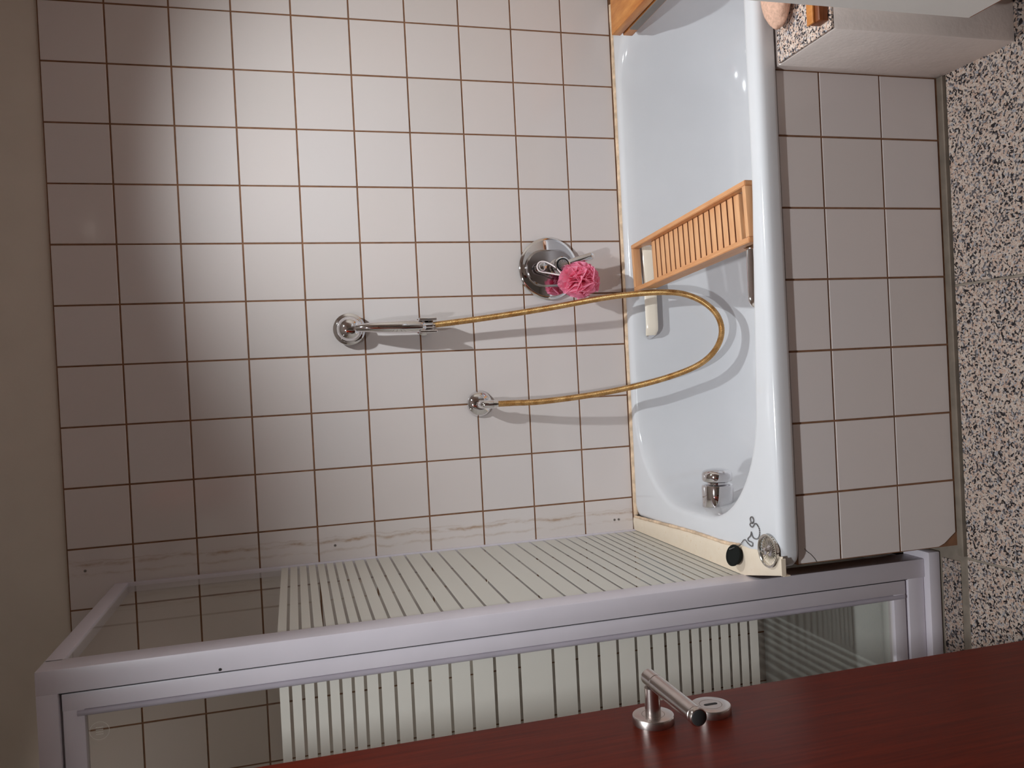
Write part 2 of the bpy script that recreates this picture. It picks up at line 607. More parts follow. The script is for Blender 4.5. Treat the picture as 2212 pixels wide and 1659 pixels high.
# grab handles: a chrome strap with an ivory grip on the inner side
for sy, yw, zc, so_ in ((1, -0.052, .412, .024), (-1, -0.690, .4235, .058)):
    yi = yw - sy * so_
    xa, xb = (-0.615, -0.893) if sy > 0 else (-0.615, -0.872)
    path = []
    for k in range(25):
        t = k / 24
        x = xa + (xb - xa) * t
        e = min(t, 1 - t) * (xa - xb)
        off = 1 - max(0.0, 1 - e / 0.035) ** 2
        path.append((x, yw + (yi - yw) * off, zc))
    tilt = -0.30 if sy > 0 else 0.62
    A = (0, -sy * math.sin(tilt), math.cos(tilt))
    Bv = (0, -sy * math.cos(tilt), -math.sin(tilt))
    sec = [(a * .017, b * .0045) for a, b in ((-1, -.4), (-.8, -1), (.8, -1), (1, -.4), (1, .4), (.8, 1), (-.8, 1), (-1, .4))]
    A3 = Vector(A)
    wd = lambda k: max(.25, math.sqrt(max(0.0, 1 - max(0.0, 1 - min(k, 24 - k) / 2.2) ** 2)))
    A3 = A3 * (1.0 if sy > 0 else .78)
    hd = MB().sweep([(p, A3 * wd(k), Bv) for k, p in enumerate(path)], sec).build('grab_handle', M['chrome'], bathtub, 50)
    sec2 = [(a * .0172, .0045 + b * .004) for a, b in ((-1, -.9), (1, -.9), (1, .2), (.75, .8), (.35, 1.0), (-.35, 1.0), (-.75, .8), (-1, .2))]
    g = MB().sweep([(p, A3 * wd(k), Bv) for k, p in enumerate(path) if 1 <= k <= 23], sec2).build('grip', M['ivory'], hd, 50)
    g['label'] = 'ivory plastic grip strip'
# overflow control
ov = (-1.334, -0.362, 0.388)
axis = Vector((0.995, -0.02, 0.0)).normalized()
of = MB().lathe([(.038, -.012), (.0395, .0), (.0395, .052), (.038, .057), (.033, .059), (.026, .0595), (.0245, .060), (.0245, .064), (.02, .0645)], ov, axis, 40).build('overflow_cover', M['chrome'], bathtub, 35)
MB().lathe([(.020, .0635), (.032, .0645), (.0365, .067), (.0382, .072), (.0378, .084), (.0355, .090), (.028, .0945), (.014, .097), (.0, .0975)], ov, axis, 40).build('overflow_knob', M['chrome'], of, 40)

# sealant along wall and tub end
def bead(pts, r, jitter, seed):
    rnd = random.Random(seed)
    out = catmull(pts, 14)
    rr = [r * (1 + rnd.uniform(-jitter, jitter)) for _ in out]
    return out, rr


p_, r_ = bead([(X1 - .04, -.0078, .4585), (-.5, -.0078, .4585), (-1.0, -.0078, .4588), (-1.40, -.0078, .4588)], .0084, .08, 2)
tag(MB().tube(p_, r_, 8).build('trim_1', M['tan_grime'], None, 60), 'beige sealant line between tub and wall tiles', kind='structure')

# cream end strip between tub and shower
tr = MB()
n = 60
sect_pts = []
rnd = random.Random(5)
vs, fs = [], []
for k in range(n + 1):
    y = -0.002 - 0.752 * k / n
    jit = rnd.uniform(-.0006, .0008) + .0018 * math.sin(k * .9) * math.sin(k * .37)
    lx = -1.446 if y > -.60 else -1.446 + .033 * (-.60 - y) / .154
    rx = -1.408 + .030 * (-y / .754)
    prof = [(lx, .4628), (lx, .4640), (lx + .003, .4655), (rx - .012, .4675), (rx - .004 + jit, .4665), (rx + .003 + jit * 1.6, .4632), (rx + .002, .4628)]
    vs += [(x, y, z) for x, z in prof]
np_ = 7
for k in range(n):
    for a in range(np_):
        b = (a + 1) % np_
        fs.append((k * np_ + a, k * np_ + b, (k + 1) * np_ + b, (k + 1) * np_ + a))
fs += [tuple(range(np_)), tuple(n * np_ + a for a in range(np_))]
tr.add(vs, fs)
t2 = tag(tr.build('trim_2', M['cream_pvc'], None, 40), 'stained cream plastic strip between tub end and shower panel', kind='structure')
MB().rbox(-1.4135, -1.378, -.7560, -.7542, .4580, .4690, .0005, 1).rbox(-1.4150, -1.4125, -.7560, -.7250, .4480, .4640, .0005, 1).build('end_cap', M['cream_pvc'], t2, 30)
p_, r_ = bead([(-1.405, -.012, .4648), (-1.397, -.178, .4648), (-1.390, -.333, .4648), (-1.388, -.413, .4648), (-1.387, -.519, .4648), (-1.381, -.59, .4645)], .0042, .12, 9)
MB().tube(p_, r_, 8).build('sealant', M['tan_grime'], t2, 60)

# ------------------------------------------------------------------ tiled front of the bath
apron = thing('bath_surround', 'low tiled wall under the front rim of the bathtub', 'bath surround', (-0.9, -0.73, 0.0))
MB().box(-1.402, -0.368, -0.7268, -0.704, 0.0, 0.412).box(-1.402, -1.37, -0.727, -0.02, 0.0, 0.41).build('backing', M['grout'], apron)
D = 0.729
kx = [-0.370] + [-0.507 - PT * k for k in range(6)] + [-1.402]
kz = [0.4115, 0.3068, 0.1568, 0.010]
AP = bpy.data.objects.new('tile', None)
bpy.data.objects.remove(AP)
for a in range(len(kx) - 1):
    for b in range(3):
        x1_, x0_ = kx[a], kx[a + 1]
        w, h = x1_ - x0_ - GAP, kz[b] - kz[b + 1] - GAP
        if a == len(kx) - 2 and b == 2:
            out = [(-w / 2 + .028, -h / 2), (w / 2, -h / 2), (w / 2, h / 2), (-w / 2, h / 2), (-w / 2, -h / 2 + .046), (-w / 2 + .006, -h / 2 + .030), (-w / 2 + .018, -h / 2 + .014)]
            nn = len(out)
            vs = [(x, 0, z) for x, z in out] + [(x, TH, z) for x, z in out]
            tm = MB().add(vs, [tuple(range(nn)), tuple(range(nn, 2 * nn))] + [(k, (k + 1) % nn, nn + (k + 1) % nn, nn + k) for k in range(nn)])
        else:
            tm = tile_mesh(w, h)
        o = bpy.data.objects.new('tile', tm.mesh('tile', M['tile']))
        C.objects.link(o)
        o.parent = apron
        o.location = Vector(((x0_ + x1_) / 2, -D + random.uniform(-.0003, .0003), (kz[b] + kz[b + 1]) / 2)) - Vector((-0.9, -0.73, 0.0))
        o.rotation_euler = (random.uniform(-.003, .003), 0, random.uniform(-.003, .003))
MB().tube([(-1.369, -.7293, .395), (-1.376, -.7293, .389), (-1.382, -.7293, .381), (-1.392, -.7293, .372), (-1.400, -.7293, .367)], .0005, 5).build('crack', M['dark'], apron)
# cement skirting bead at the floor
MB().box(-1.425, -0.37, -0.7435, -0.727, -0.004, 0.006).build('cement_joint', M['cement'], apron)

# ------------------------------------------------------------------ shower enclosure
shower = thing('shower_enclosure', 'white framed shower cabin with frosted striped glass beside the bathtub', 'shower cabin', (-1.9, -0.33, 0.0))
PX = -1.4445           # outer face towards the tub
YF = -0.653            # front face
ZTOP = 1.862
GZ = [1.442, 1.419, 1.396, 1.373, 1.350, 1.327, 1.304, 1.277, 1.247, 1.215, 1.180, 1.140, 1.097, 1.050, 0.999, 0.928, 0.877, 0.829, 0.787, 0.746, 0.711,
      0.679, 0.648, 0.621, 0.598, 0.574, 0.552, 0.528, 0.505, 0.482]
edges = [1.4615] + GZ + [0.4595]
bands = []
for k in range(len(edges) - 1):
    top = edges[k] - (0.003 if k > 0 else 0)
    bot = edges[k + 1] + (0.003 if k < len(edges) - 2 else 0)
    bands.append((bot, top))
MB().rbox(-1.4875, PX, YF, -0.592, .03, ZTOP, .0025).build('corner_post', M['alu'], shower, 40)
side = MB().rbox(-1.468, PX + .001, -0.0055, -0.0005, .03, ZTOP, .0012).rbox(-1.474, PX, -0.60, -0.001, 1.830, ZTOP - .0003, .002).rbox(-1.474, PX - .008, -0.60, -0.001, .03, .06, .002).build('side_panel', M['alu'], shower, 40)
GXs = -1.4487
MB().box(GXs - .005, GXs, -0.596, -0.004, .058, 1.832).build('glass_pane', M['glass'], side)
for b, t in bands:
    MB().box(GXs + .0002, GXs + .0008, -0.595, -0.008, b, t).build('frosted_stripe', M['frost'], side)
# front frame
XL = -2.352
MB().rbox(XL, -1.486, YF, -0.598, 1.827, ZTOP - .0002, .002).build('top_rail', M['alu'], shower, 40)
MB().rbox(XL, -1.4475, YF + .003, -0.60, .031, .0745, .002).build('bottom_rail', M['alu'], shower, 40)
MB().rbox(XL, -1.428, -0.667, -0.585, -0.001, .030, .003).build('sill', M['alu'], shower, 40)
MB().rbox(XL, XL + .04, YF, -0.60, .03, ZTOP - .0003, .002).build('wall_profile', M['alu'], shower, 40)
# sliding door leaves
for xa, xb, yo in ((-1.4905, -1.955, 0.0), (-1.925, -2.312, 0.026)):
    ya, yb = YF + .006 + yo, YF + .028 + yo
    fr = MB()
    fr.rbox(xa - .031, xa, ya, yb, .0795, 1.8235, .002)
    fr.rbox(xb, xb + .03, ya, yb, .0795, 1.8235, .002)
    fr.rbox(xb, xa, ya + .0005, yb, 1.788, 1.823, .002)
    fr.rbox(xb, xa, ya + .0005, yb, .080, .112, .002)
    leaf = fr.build('sliding_door', M['alu'], shower, 40)
    MB().tube([(xa - .037, ya + .004, .083), (xa - .037, ya + .004, 1.80)], .0062, 12).build('gasket', M['gasket'], leaf, 60)
    gy = ya + .008
    MB().box(xb + .02, xa - .034, gy, gy + .005, .10, 1.80).build('glass_pane', M['glass'], leaf)
    for b, t in bands:
        MB().box(xb + .03, xa - .042, gy - .0008, gy - .0002, b, t).build('frosted_stripe', M['frost'], leaf)
    if yo == 0:
        em = MB()
        cx, cz = xa - .075, 1.768
        for k in range(28):
            a0, a1 = 2 * PI * k / 28, 2 * PI * (k + 1) / 28
            vs = []
            for r in (.0155, .0162):
                for a in (a0, a1):
                    vs.append((cx + r * math.cos(a), gy - .0004, cz + r * math.sin(a)))
            em.add(vs, [(0, 1, 3, 2)])
        for dx in (-.006, -.002, .002, .006):
            em.box(cx + dx - .0006, cx + dx + .0006, gy - .0005, gy - .0002, cz - .006, cz + .006)
        em.build('etched_stamp', M['frost'], leaf)
MB().box(-1.4895, -1.4865, -0.648, -0.60, .0745, 1.827).build('seal_strip', M['dark'], shower)
MB().lathe([(.0026, 0), (.0026, .0008), (.001, .0010)], (-1.482, YF - .0003, 1.562), (0, -1, 0), 10).build('screw', M['dark'], shower, 30)

# shower tray
tray = tag(MB().box(-2.355, -1.470, -0.58, -0.002, 0.0, 0.012).build('shower_tray_base', M['enamel']), None)
bpy.data.objects.remove(tray)
tray = thing('shower_tray', 'white shower tray on the floor inside the glass cabin', 'shower tray', (-1.9, -0.3, 0.0))
rg = []
for z, e, r in ((0.0, 0, .02), (.05, 0, .02), (.058, .006, .02), (.058, .04, .05), (.045, .06, .05), (.032, .085, .06), (.029, .2, .06)):
    rg.append(rrect(-2.352 + e, -1.476 - e, -0.583 + e, -0.003 - e, r, r, z, 0, 8, 6))
nv = len(rg[0])
vs = [p for r in rg for p in r]
fs = [(i * nv + k, i * nv + (k + 1) % nv, (i + 1) * nv + (k + 1) % nv, (i + 1) * nv + k) for i in range(len(rg) - 1) for k in range(nv)]
fs.append(tuple((len(rg) - 1) * nv + k for k in range(nv)))
MB().add(vs, fs).build('pan', M['enamel'], tray, 60)

# ------------------------------------------------------------------ mahogany door standing open
XD = -1.421
door = MB().rbox(XD - .038, XD, -2.03, -1.214, 0.012, 2.03, .0015, 2).build('door_1', M['mahogany'], None, 40)
tag(door, 'glossy reddish brown wooden door standing open in the foreground', kind='structure')
HC = Vector((XD, -1.273, 0.994))
ax = (1, 0, 0)
hd = MB().lathe([(.0262, 0), (.0262, .0085), (.0255, .0098), (.0245, .0102), (.0145, .0102), (.0142, .0096), (.0138, .0102), (.0100, .0102)], HC, ax, 48).build('handle_rosette', M['satin'], door, 35)
R = .0098
path = [HC + Vector((.009, 0, 0)), HC + Vector((.03, 0, 0)), HC + Vector((.044, 0, 0))]
MB().tube(path, R, 24).build('handle_neck', M['satin'], hd, 40)
lv0 = HC + Vector((.054, .0105, 0))
prof = [(.0088, 0), (.0100, .0012), (.0100, .024), (.0093, .0245), (.0093, .0255), (.0102, .026), (.0102, .126), (.0098, .1265), (.0098, .128), (.0104, .1285), (.0104, .133), (.0096, .1345)]
lv = MB().lathe(prof, lv0, (0, -1, 0), 28).build('handle_lever', M['satin'], hd, 35)
MB().lathe([(.0088, 0), (.0088, .0006), (.0082, .0009)], lv0 + Vector((0, -.1345, 0)), (0, -1, 0), 28).build('end_cap', M['dark'], lv, 30)
EC = Vector((XD, -1.273, 0.914))
es = MB().lathe([(.0258, 0), (.0258, .0085), (.0251, .0098), (.0240, .0102), (.0145, .0102), (.0142, .0096), (.0138, .0102), (.001, .0102)], EC, ax, 48).build('keyhole_escutcheon', M['satin'], door, 35)
kh = MB()
vs = []
for k in range(24):
    a = 2 * PI * k / 24
    cz = .0065 if math.cos(a) > 0 else -.0065
    vs.append((EC.x + .0104, EC.y + .0028 * math.sin(a), EC.z + cz + .0028 * math.cos(a)))
kh.add(vs + [(x - .0004, y, z) for x, y, z in vs], [tuple(range(24)), tuple(range(24, 48))] + [(k, (k + 1) % 24, 24 + (k + 1) % 24, 24 + k) for k in range(24)])
kh.build('keyhole', M['dark'], es)

# ------------------------------------------------------------------ masonry pier, granite ledge and things on it
pier = tag(MB().rbox(-0.369, X1, -0.924, -0.722, -0.002, 0.4125, .003, 2).build('wall_pier', M['pier_plaster'], None, 40), 'rough white plastered block at the end of the bath front', kind='structure')
ledge = MB().rbox(-0.368, X1 - .002, -0.923, -0.7525, 0.4127, 0.4195, .0015, 2).build('granite_ledge', M['ledge_granite'], None, 30)
tag(ledge, 'speckled granite slab capping the plastered block beside the tub rim', 'ledge')
# pumice
bm = bmesh.new()
bmesh.ops.create_icosphere(bm, subdivisions=5, radius=1)
from mathutils import noise as mn
for v in bm.verts:
    p = v.co.copy()
    k = 1 + 0.05 * mn.noise(p * 2.2) + 0.012 * mn.noise(p * 16)
    flat = 0.9 if p.z < 0 else 1.0
    v.co = Vector((p.x * .088 * k, p.y * .0405 * k, p.z * .027 * k * flat))
    hole = (v.co - Vector((-.052, .0335, .008))).length
    if hole < .005:
        v.co -= p.normalized() * (.005 - hole) * 1.6
pm = MB().take(bm)
pm.v = [(x - .228, y - .796, z + .4445) for x, y, z in pm.v]
tag(pm.build('pumice_stone', M['pumice'], None, 180, origin=(-.228, -.796, .4445)), 'rounded beige pumice stone lying on the granite ledge', 'pumice stone')
wb = thing('wooden_block', 'brown wooden block with pale top lying along the ledge edge', 'wooden block', (-.28, -.905, .4195))
MB().rbox(-.352, -.16, -.918, -.889, .4197, .440, .003, 2).build('body', M['brown_wood'], wb, 40)
o = MB().rbox(-.352, -.16, -.906, -.887, .4402, .4452, .0015, 2).build('cover', M['oak'], wb, 40)
o['label'] = 'paler wooden top strip'

# vanity cabinet on the right wall
van = thing('vanity_cabinet', 'white wall-hung cabinet with chipboard bottom edge beside the plastered block', 'cabinet', (-.1, -1.4, .15))
MB().rbox(-.335, X1 - .002, -1.80, -.966, .153, .80, .001, 1).build('carcass', M['white_board'], van, 30)
for ya, yb in ((-1.798, -1.384), (-1.381, -.968)):
    d_ = MB().rbox(-.352, -.3355, ya, yb, .1535, .798, .0012, 1).build('door', M['white_board'], van, 30)
    MB().rbox(-.351, -.336, ya + .001, yb - .001, .1500, .1533, .0004, 1).build('edge_strip', M['chip_edge'], d_, 30)
MB().rbox(-.352, X1 - .003, -1.80, -.967, .801, .83, .006, 3).rbox(-.33, X1 - .01, -1.75, -1.05, .83, .87, .015, 4).build('basin', M['enamel'], van, 40)

# ------------------------------------------------------------------ wooden rack across the tub
ang = math.atan2(-.604, .037)
rack = thing('bath_rack', 'slatted bamboo bath rack laid across the tub', 'bath rack', (-.6715, -.373, .4165))
rack.rotation_euler = (0, 0, ang)
L2, W2, HH = .3045, .067, .044


def rk(mb, name, mat, par=rack, s=30):
    o = bpy.data.objects.new(name, mb.mesh(name, mat, s))
    C.objects.link(o)
    o.parent = par
    return o


for sgn in (1, -1):
    y0_, y1_ = (W2 - .012, W2) if sgn > 0 else (-W2, -W2 + .012)
    pr = [(-L2, .022), (-L2 + .042, .022), (-L2 + .060, 0), (L2 - .075, 0), (L2 - .058, .022), (L2, .022), (L2, HH), (-L2, HH)]
    nn = len(pr)
    vs = [(x, y0_, z) for x, z in pr] + [(x, y1_, z) for x, z in pr]
    fs = [tuple(range(nn)), tuple(range(nn, 2 * nn))] + [(k, (k + 1) % nn, nn + (k + 1) % nn, nn + k) for k in range(nn)]
    bm = bmesh.new()
    bv = [bm.verts.new(v) for v in vs]
    for f_ in fs:
        bm.faces.new([bv[i] for i in f_])
    bmesh.ops.recalc_face_normals(bm, faces=bm.faces[:])
    bmesh.ops.bevel(bm, geom=bm.edges[:], offset=.0014, segments=2, affect='EDGES')
    rk(MB().take(bm), 'side_rail', M['bamboo_long'])
for sgn in (1, -1):
    xa = L2 - .013 if sgn > 0 else -L2
    rk(MB().rbox(xa, xa + .013, -W2 + .0122, W2 - .0122, .0222, HH - .0002, .0014), 'end_rail', M['bamboo_cross'])
ns_ = 17
s0, s1 = -.211, .249
pitch = (s1 - s0) / ns_
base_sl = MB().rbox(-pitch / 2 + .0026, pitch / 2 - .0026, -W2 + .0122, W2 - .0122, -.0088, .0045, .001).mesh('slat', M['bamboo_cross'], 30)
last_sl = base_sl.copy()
base_sl.materials.append(M['slat_gap_shade'])
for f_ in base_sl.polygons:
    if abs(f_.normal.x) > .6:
        f_.material_index = 1  # slat sides take the painted gap shade
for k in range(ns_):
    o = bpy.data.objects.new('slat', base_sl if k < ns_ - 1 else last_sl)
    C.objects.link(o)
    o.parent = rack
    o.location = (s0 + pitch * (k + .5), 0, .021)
rk(MB().rbox(s0, s1 + .0, -W2 + .0125, -W2 + .03, .0070, .0122, .0008).rbox(s0, s1, W2 - .03, W2 - .0125, .0070, .0122, .0008), 'slat_bearer', M['bamboo_long'])

# wooden bench board at the far end of the tub
ben = thing('wooden_bath_bench', 'thick honey-coloured wooden board with grey inlay at the tub end', 'bath board', (0.0, -.35, .4635))
bx0, by1 = -.066, -.150
MB().rbox(bx0, .118, -.60, by1, .4975, .5240, .003, 2).build('top_board', M['oak'], ben, 40)
MB().rbox(bx0 + .006, .118, -.60, by1 - .003, .4915, .4973, .001, 1).build('groove_board', M['brown_wood'], ben, 40)
MB().rbox(bx0 + .001, .118, -.60, by1 - .001, .4630, .4913, .003, 2).build('lower_board', M['oak'], ben, 40)
MB().rbox(bx0 - .0012, bx0 + .006, -.57, by1 - .046, .4672, .4905, .0008, 1).build('inlay', M['grey_inlay'], ben, 30)

# ------------------------------------------------------------------ hand shower, bracket, wall outlet
br = thing('shower_bracket', 'chrome forked wall bracket holding the hand shower', 'bracket', (-.833, 0, 1.06))
MB().lathe([(.022, 0), (.022, .003), (.019, .006), (.0115, .008), (.0115, .044)], (-.833, -.0005, 1.056), (0, -1, 0), 28).build('wall_mount', M['chrome'], br, 40)
fork = MB().rbox(-.8515, -.8125, -.047, -.041, 1.036, 1.080, .002, 2)
fork.rbox(-.8525, -.8442, -.078, -.043, 1.030, 1.078, .003, 3).rbox(-.8198, -.8115, -.078, -.043, 1.030, 1.078, .003, 3)
fork.build('fork', M['chrome'], br, 40)
hs = thing('hand_shower', 'chrome hand shower with gold ribbed hose hanging on the tiled wall', 'shower head', (-.833, -.06, 1.05))
hp = [(-.832, -.044, 1.250), (-.832, -.056, 1.222), (-.832, -.062, 1.195), (-.833, -.066, 1.160), (-.833, -.067, 1.125), (-.833, -.065, 1.095), (-.833, -.063, 1.072), (-.832, -.062, 1.062)]
hpath = catmull(hp, 8)
rr = []
for k in range(len(hpath)):
    t = k / (len(hpath) - 1)
    rr.append(.0085 + .0092 * math.sin(PI * min(1, max(0, t / 1.22))) ** 1.2)
MB().tube(hpath, rr, 24).build('handle', M['chrome'], hs, 50)
MB().lathe([(.036, -.005), (.0415, -.003), (.043, .002), (.042, .006), (.0385, .0085), (.0345, .0100), (.0335, .013), (.0325, .019), (.0290, .028), (.0225, .036), (.013, .041), (.0, .0425)], (-.832, -.016, 1.2565), (0, -1, .10), 48).build('head', M['chrome'], hs, 40)
MB().lathe([(.0078, 0), (.0098, .001), (.0098, .022), (.0080, .024), (.0080, .030)], (-.832, -.062, 1.064), (.02, 0, -1), 20).build('hose_nut', M['chrome'], hs, 40)
HO = [(-.8315, -.062, 1.040), (-.83, -.062, 1.028), (-.821, -.066, .933), (-.81, -.075, .831), (-.794, -.09, .703), (-.775, -.105, .572), (-.767, -.118, .48), (-.765, -.13, .402), (-.772, -.14, .343), (-.794, -.148, .291),
      (-.828, -.152, .252), (-.868, -.152, .235), (-.909, -.15, .241), (-.948, -.145, .269), (-.978, -.138, .317), (-1.004, -.125, .398), (-1.026, -.11, .504), (-1.042, -.09, .621), (-1.052, -.07, .75), (-1.052, -.058, .826), (-1.052, -.05, .870)]
dense = catmull(HO, 30)
acc = [0.0]
for a, b in zip(dense, dense[1:]):
    acc.append(acc[-1] + (b - a).length)
step = .0013
N = int(acc[-1] / step)
pts, rad, i = [], [], 0
for k in range(N):
    s_ = k * step
    while i < len(acc) - 2 and acc[i + 1] < s_:
        i += 1
    t = (s_ - acc[i]) / max(1e-9, acc[i + 1] - acc[i])
    pts.append(dense[i].lerp(dense[i + 1], t))
    rad.append((.0076, .0085, .0085)[k % 3])
MB().tube(pts, rad, 12).build('hose', M['hose'], hs, 25)
el = thing('wall_outlet', 'small chrome wall elbow feeding the shower hose', 'water outlet', (-1.05, 0, .908))
MB().lathe([(.036, 0), (.0362, .003), (.034, .008), (.028, .014), (.020, .018), (.012, .020)], (-1.050, -.0005, .910), (0, -1, 0), 40).build('flange', M['chrome'], el, 40)
MB().tube(catmull([(-1.051, -.015, .912), (-1.051, -.034, .912), (-1.0515, -.0455, .907), (-1.052, -.0495, .897), (-1.052, -.050, .884)], 6), .0118, 20).build('elbow', M['chrome'], el, 50)
MB().lathe([(.0105, 0), (.0118, .001), (.0118, .009), (.0085, .0095), (.0085, .016)], (-1.052, -.050, .884), (0, 0, -1), 12).build('hose_nut', M['chrome'], el, 25)

# ------------------------------------------------------------------ bath mixer
mix = thing('bath_mixer', 'round chrome single-lever mixer plate on the tiled wall', 'tap', (-.678, 0, .69))
MC = Vector((-.678, 0, .690))
MB().lathe([(.0865, 0), (.0880, .003), (.0876, .008), (.0845, .011), (.0780, .0125), (.0, .0128)], MC + Vector((0, -.0005, 0)), (0, -1, 0), 72).build('plate', M['chrome'], mix, 40)
bs = []
for k in range(64):
    a = 2 * PI * k / 64
    cz = .022 if math.sin(a) > 0 else -.022
    bs.append((.053 * math.cos(a), cz + .053 * math.sin(a)))
vs, fs = [], []
lv_ = [(1.0, -.012), (.985, -.018), (.95, -.0225), (.90, -.0245), (0.02, -.0255)]
for sc, y in lv_:
    vs += [(MC.x + x * sc, y, MC.z - .002 + z * (1 - (1 - sc) * .8)) for x, z in bs]
for i in range(len(lv_) - 1):
    fs += [(i * 64 + k, i * 64 + (k + 1) % 64, (i + 1) * 64 + (k + 1) % 64, (i + 1) * 64 + k) for k in range(64)]
fs.append(tuple((len(lv_) - 1) * 64 + k for k in range(64)))
MB().add(vs, fs).build('cover', M['dark_reflection_chrome'], mix, 30)
HB = (-.677, -.024, .671)
hub = MB().lathe([(.0235, 0), (.0235, .004), (.0215, .006), (.0215, .044), (.0225, .046), (.0225, .052), (.0205, .0535)], HB, (0, -1, 0), 40).build('lever_hub', M['chrome'], mix, 35)
MB().lathe([(.0185, .0525), (.0185, .0542), (.0150, .0545)], HB, (0, -1, 0), 40).build('cap_ring', M['rubber'], hub, 30)
dl = MB().lathe([(.0148, 0), (.0148, .0012), (.013, .0018), (.002, .0012)], (0, 0, 0), (0, -1, 0), 40)
d_ = dl.build('cap_dial', M['dial'], hub, 30)
d_.location = Vector(HB) + Vector((0, -.0542, 0)) - Vector(hub.get('_o', (0, 0, 0)))
lev = catmull([(-.675, -.060, .660), (-.668, -.064, .637), (-.660, -.068, .610), (-.653, -.071, .585)], 8)
vv = [(p, (1, 0, .25), (0, -1, 0)) for p in lev]
sec = [(.0102 * math.cos(2 * PI * k / 16), .0062 * math.sin(2 * PI * k / 16)) for k in range(16)]
lm = MB().sweep(vv, sec)
lm.lathe([(.0, -.0066), (.006, -.005), (.0102, 0), (.006, .005), (.0, .0066)], lev[-1], (0, -1, 0), 20)
lm.build('lever', M['chrome'], hub, 60)
dv = MB().lathe([(.0125, 0), (.0125, .004), (.0085, .006), (.0085, .018), (.0110, .020), (.0120, .024), (.0120, .030), (.0095, .0335), (.0, .0345)], (-.678, -.0245, .7215), (0, -1, 0), 28).build('diverter_knob', M['chrome'], mix, 40)
MB().lathe([(.0028, 0), (.0028, .001), (.001, .0012)], (-.680, -.0255, .7435), (0, -1, 0), 12).build('screw', M['dark'], mix, 30)

# ------------------------------------------------------------------ pink bath puff hanging from the diverter
puff = thing('bath_puff', 'pink ruffled netting bath puff hanging from the mixer', 'bath puff', (-.721, -.080, .625))
pc = Vector((-.7215, -.0835, .6285))
pb = MB()
rnd = random.Random(11)
RP = .0475
ND = 15
for k in range(ND):
    zz = 1 - (k + .5) / ND
    ph = k * 2.39996 + rnd.uniform(-.3, .3)
    nrm = Vector((math.sqrt(1 - zz * zz) * math.cos(ph), zz, math.sqrt(1 - zz * zz) * math.sin(ph)))
    u = nrm.orthogonal().normalized()
    w = nrm.cross(u)
    mfreq, m2 = rnd.choice((5, 6, 7)), rnd.choice((11, 13, 15))
    f1, f2, f3 = rnd.uniform(0, 6), rnd.uniform(0, 6), rnd.uniform(0, 6)
    nt, nr = 132, 9
    vs, fs = [], []
    for a in range(nr + 1):
        q_ = .12 + .88 * a / nr
        for b in range(nt):
            th = 2 * PI * b / nt
            amp = .0165 * q_ ** 1.5 * (1 + .35 * math.sin(2 * th + f3))
            lat = amp * math.sin(mfreq * th + f1 + 1.2 * q_) + .0030 * q_ ** 3 * math.sin(m2 * th + f2)
            r = RP * q_ * (1 + .07 * math.sin(3 * th + f2) + .05 * math.sin(mfreq * th + f3) * q_)
            p = (u * math.cos(th) + w * math.sin(th)) * r + nrm * lat
            p = pc + Vector((p.x, p.y * .95, p.z * 1.14))
            p.y = min(p.y, -.0275 - .002 * math.sin(5 * th + f1))
            vs.append(p)
    for a in range(nr):
        for b in range(nt):
            b2 = (b + 1) % nt
            fs.append((a * nt + b, a * nt + b2, (a + 1) * nt + b2, (a + 1) * nt + b))
    pb.add(vs, fs)
pb.build('netting', M['pink'], puff, 180)
cd = catmull([(-.7095, -.072, .662), (-.7045, -.068, .678), (-.6965, -.054, .706), (-.6930, -.0500, .7225), (-.6885, -.0490, .7325), (-.678, -.0485, .7365), (-.6675, -.0490, .7320), (-.6635, -.0505, .7215), (-.668, -.056, .708), (-.684, -.074, .691), (-.700, -.076, .677), (-.710, -.074, .662)], 10)
MB().tube(cd, .0021, 8).tube(catmull([(-.703, -.072, .676), (-.710, -.078, .662), (-.716, -.084, .645)], 6), .0030, 8).build('cord', M['cord'], puff, 60)

# ------------------------------------------------------------------ plug, chain and strainer on the tub corner
pg = thing('sink_plug', 'black rubber sink plug with bead chain on the tub corner', 'plug', (-1.40, -.59, .47))
pax = Vector((.28, -.10, 1.0)).normalized()
po = Vector((-1.4035, -.5905, .4755))
MB().lathe([(.0165, -.0045), (.0185, -.004), (.0205, .004), (.0235, .0055), (.0240, .0085), (.0228, .0100), (.019, .0102), (.0182, .0090), (.0, .0088)], po, pax, 40).build('stopper', M['rubber'], pg, 35)
CH = [(-1.3885, -.585, .4865), (-1.385, -.590, .480), (-1.378, -.6, .470), (-1.365, -.61, .4645), (-1.371, -.626, .4645), (-1.374, -.64, .4645), (-1.366, -.643, .4645), (-1.364, -.627, .4645), (-1.359, -.626, .4645), (-1.351, -.637, .4645), (-1.343, -.64, .4645),
      (-1.351, -.644, .4645), (-1.355, -.651, .4645), (-1.353, -.664, .4645), (-1.344, -.672, .4645), (-1.33, -.672, .4645), (-1.321, -.659, .4645), (-1.331, -.646, .4645), (-1.329, -.637, .4645), (-1.324, -.638, .4645), (-1.321, -.646, .4652)]
dc = catmull(CH, 10)
chm = MB()
last = None
for p in dc:
    if last is None or (p - last).length >= .0031:
        chm.lathe([(.0, -.0016), (.0012, -.001), (.0016, 0), (.0012, .001), (.0, .0016)], p, (0, 0, 1), 8)
        last = p
chm.tube(dc, .0006, 5)
o = chm.build('chain', M['steel'], pg, 60)
o['kind'] = 'stuff'
MB().tube([Vector((-1.316, -.646, .4652)) + Vector((.0072 * math.cos(a), .0062 * math.sin(a), 0)) for a in [2 * PI * k / 24 for k in range(25)]], .0012, 8, False).build('split_ring', M['steel'], pg, 60)

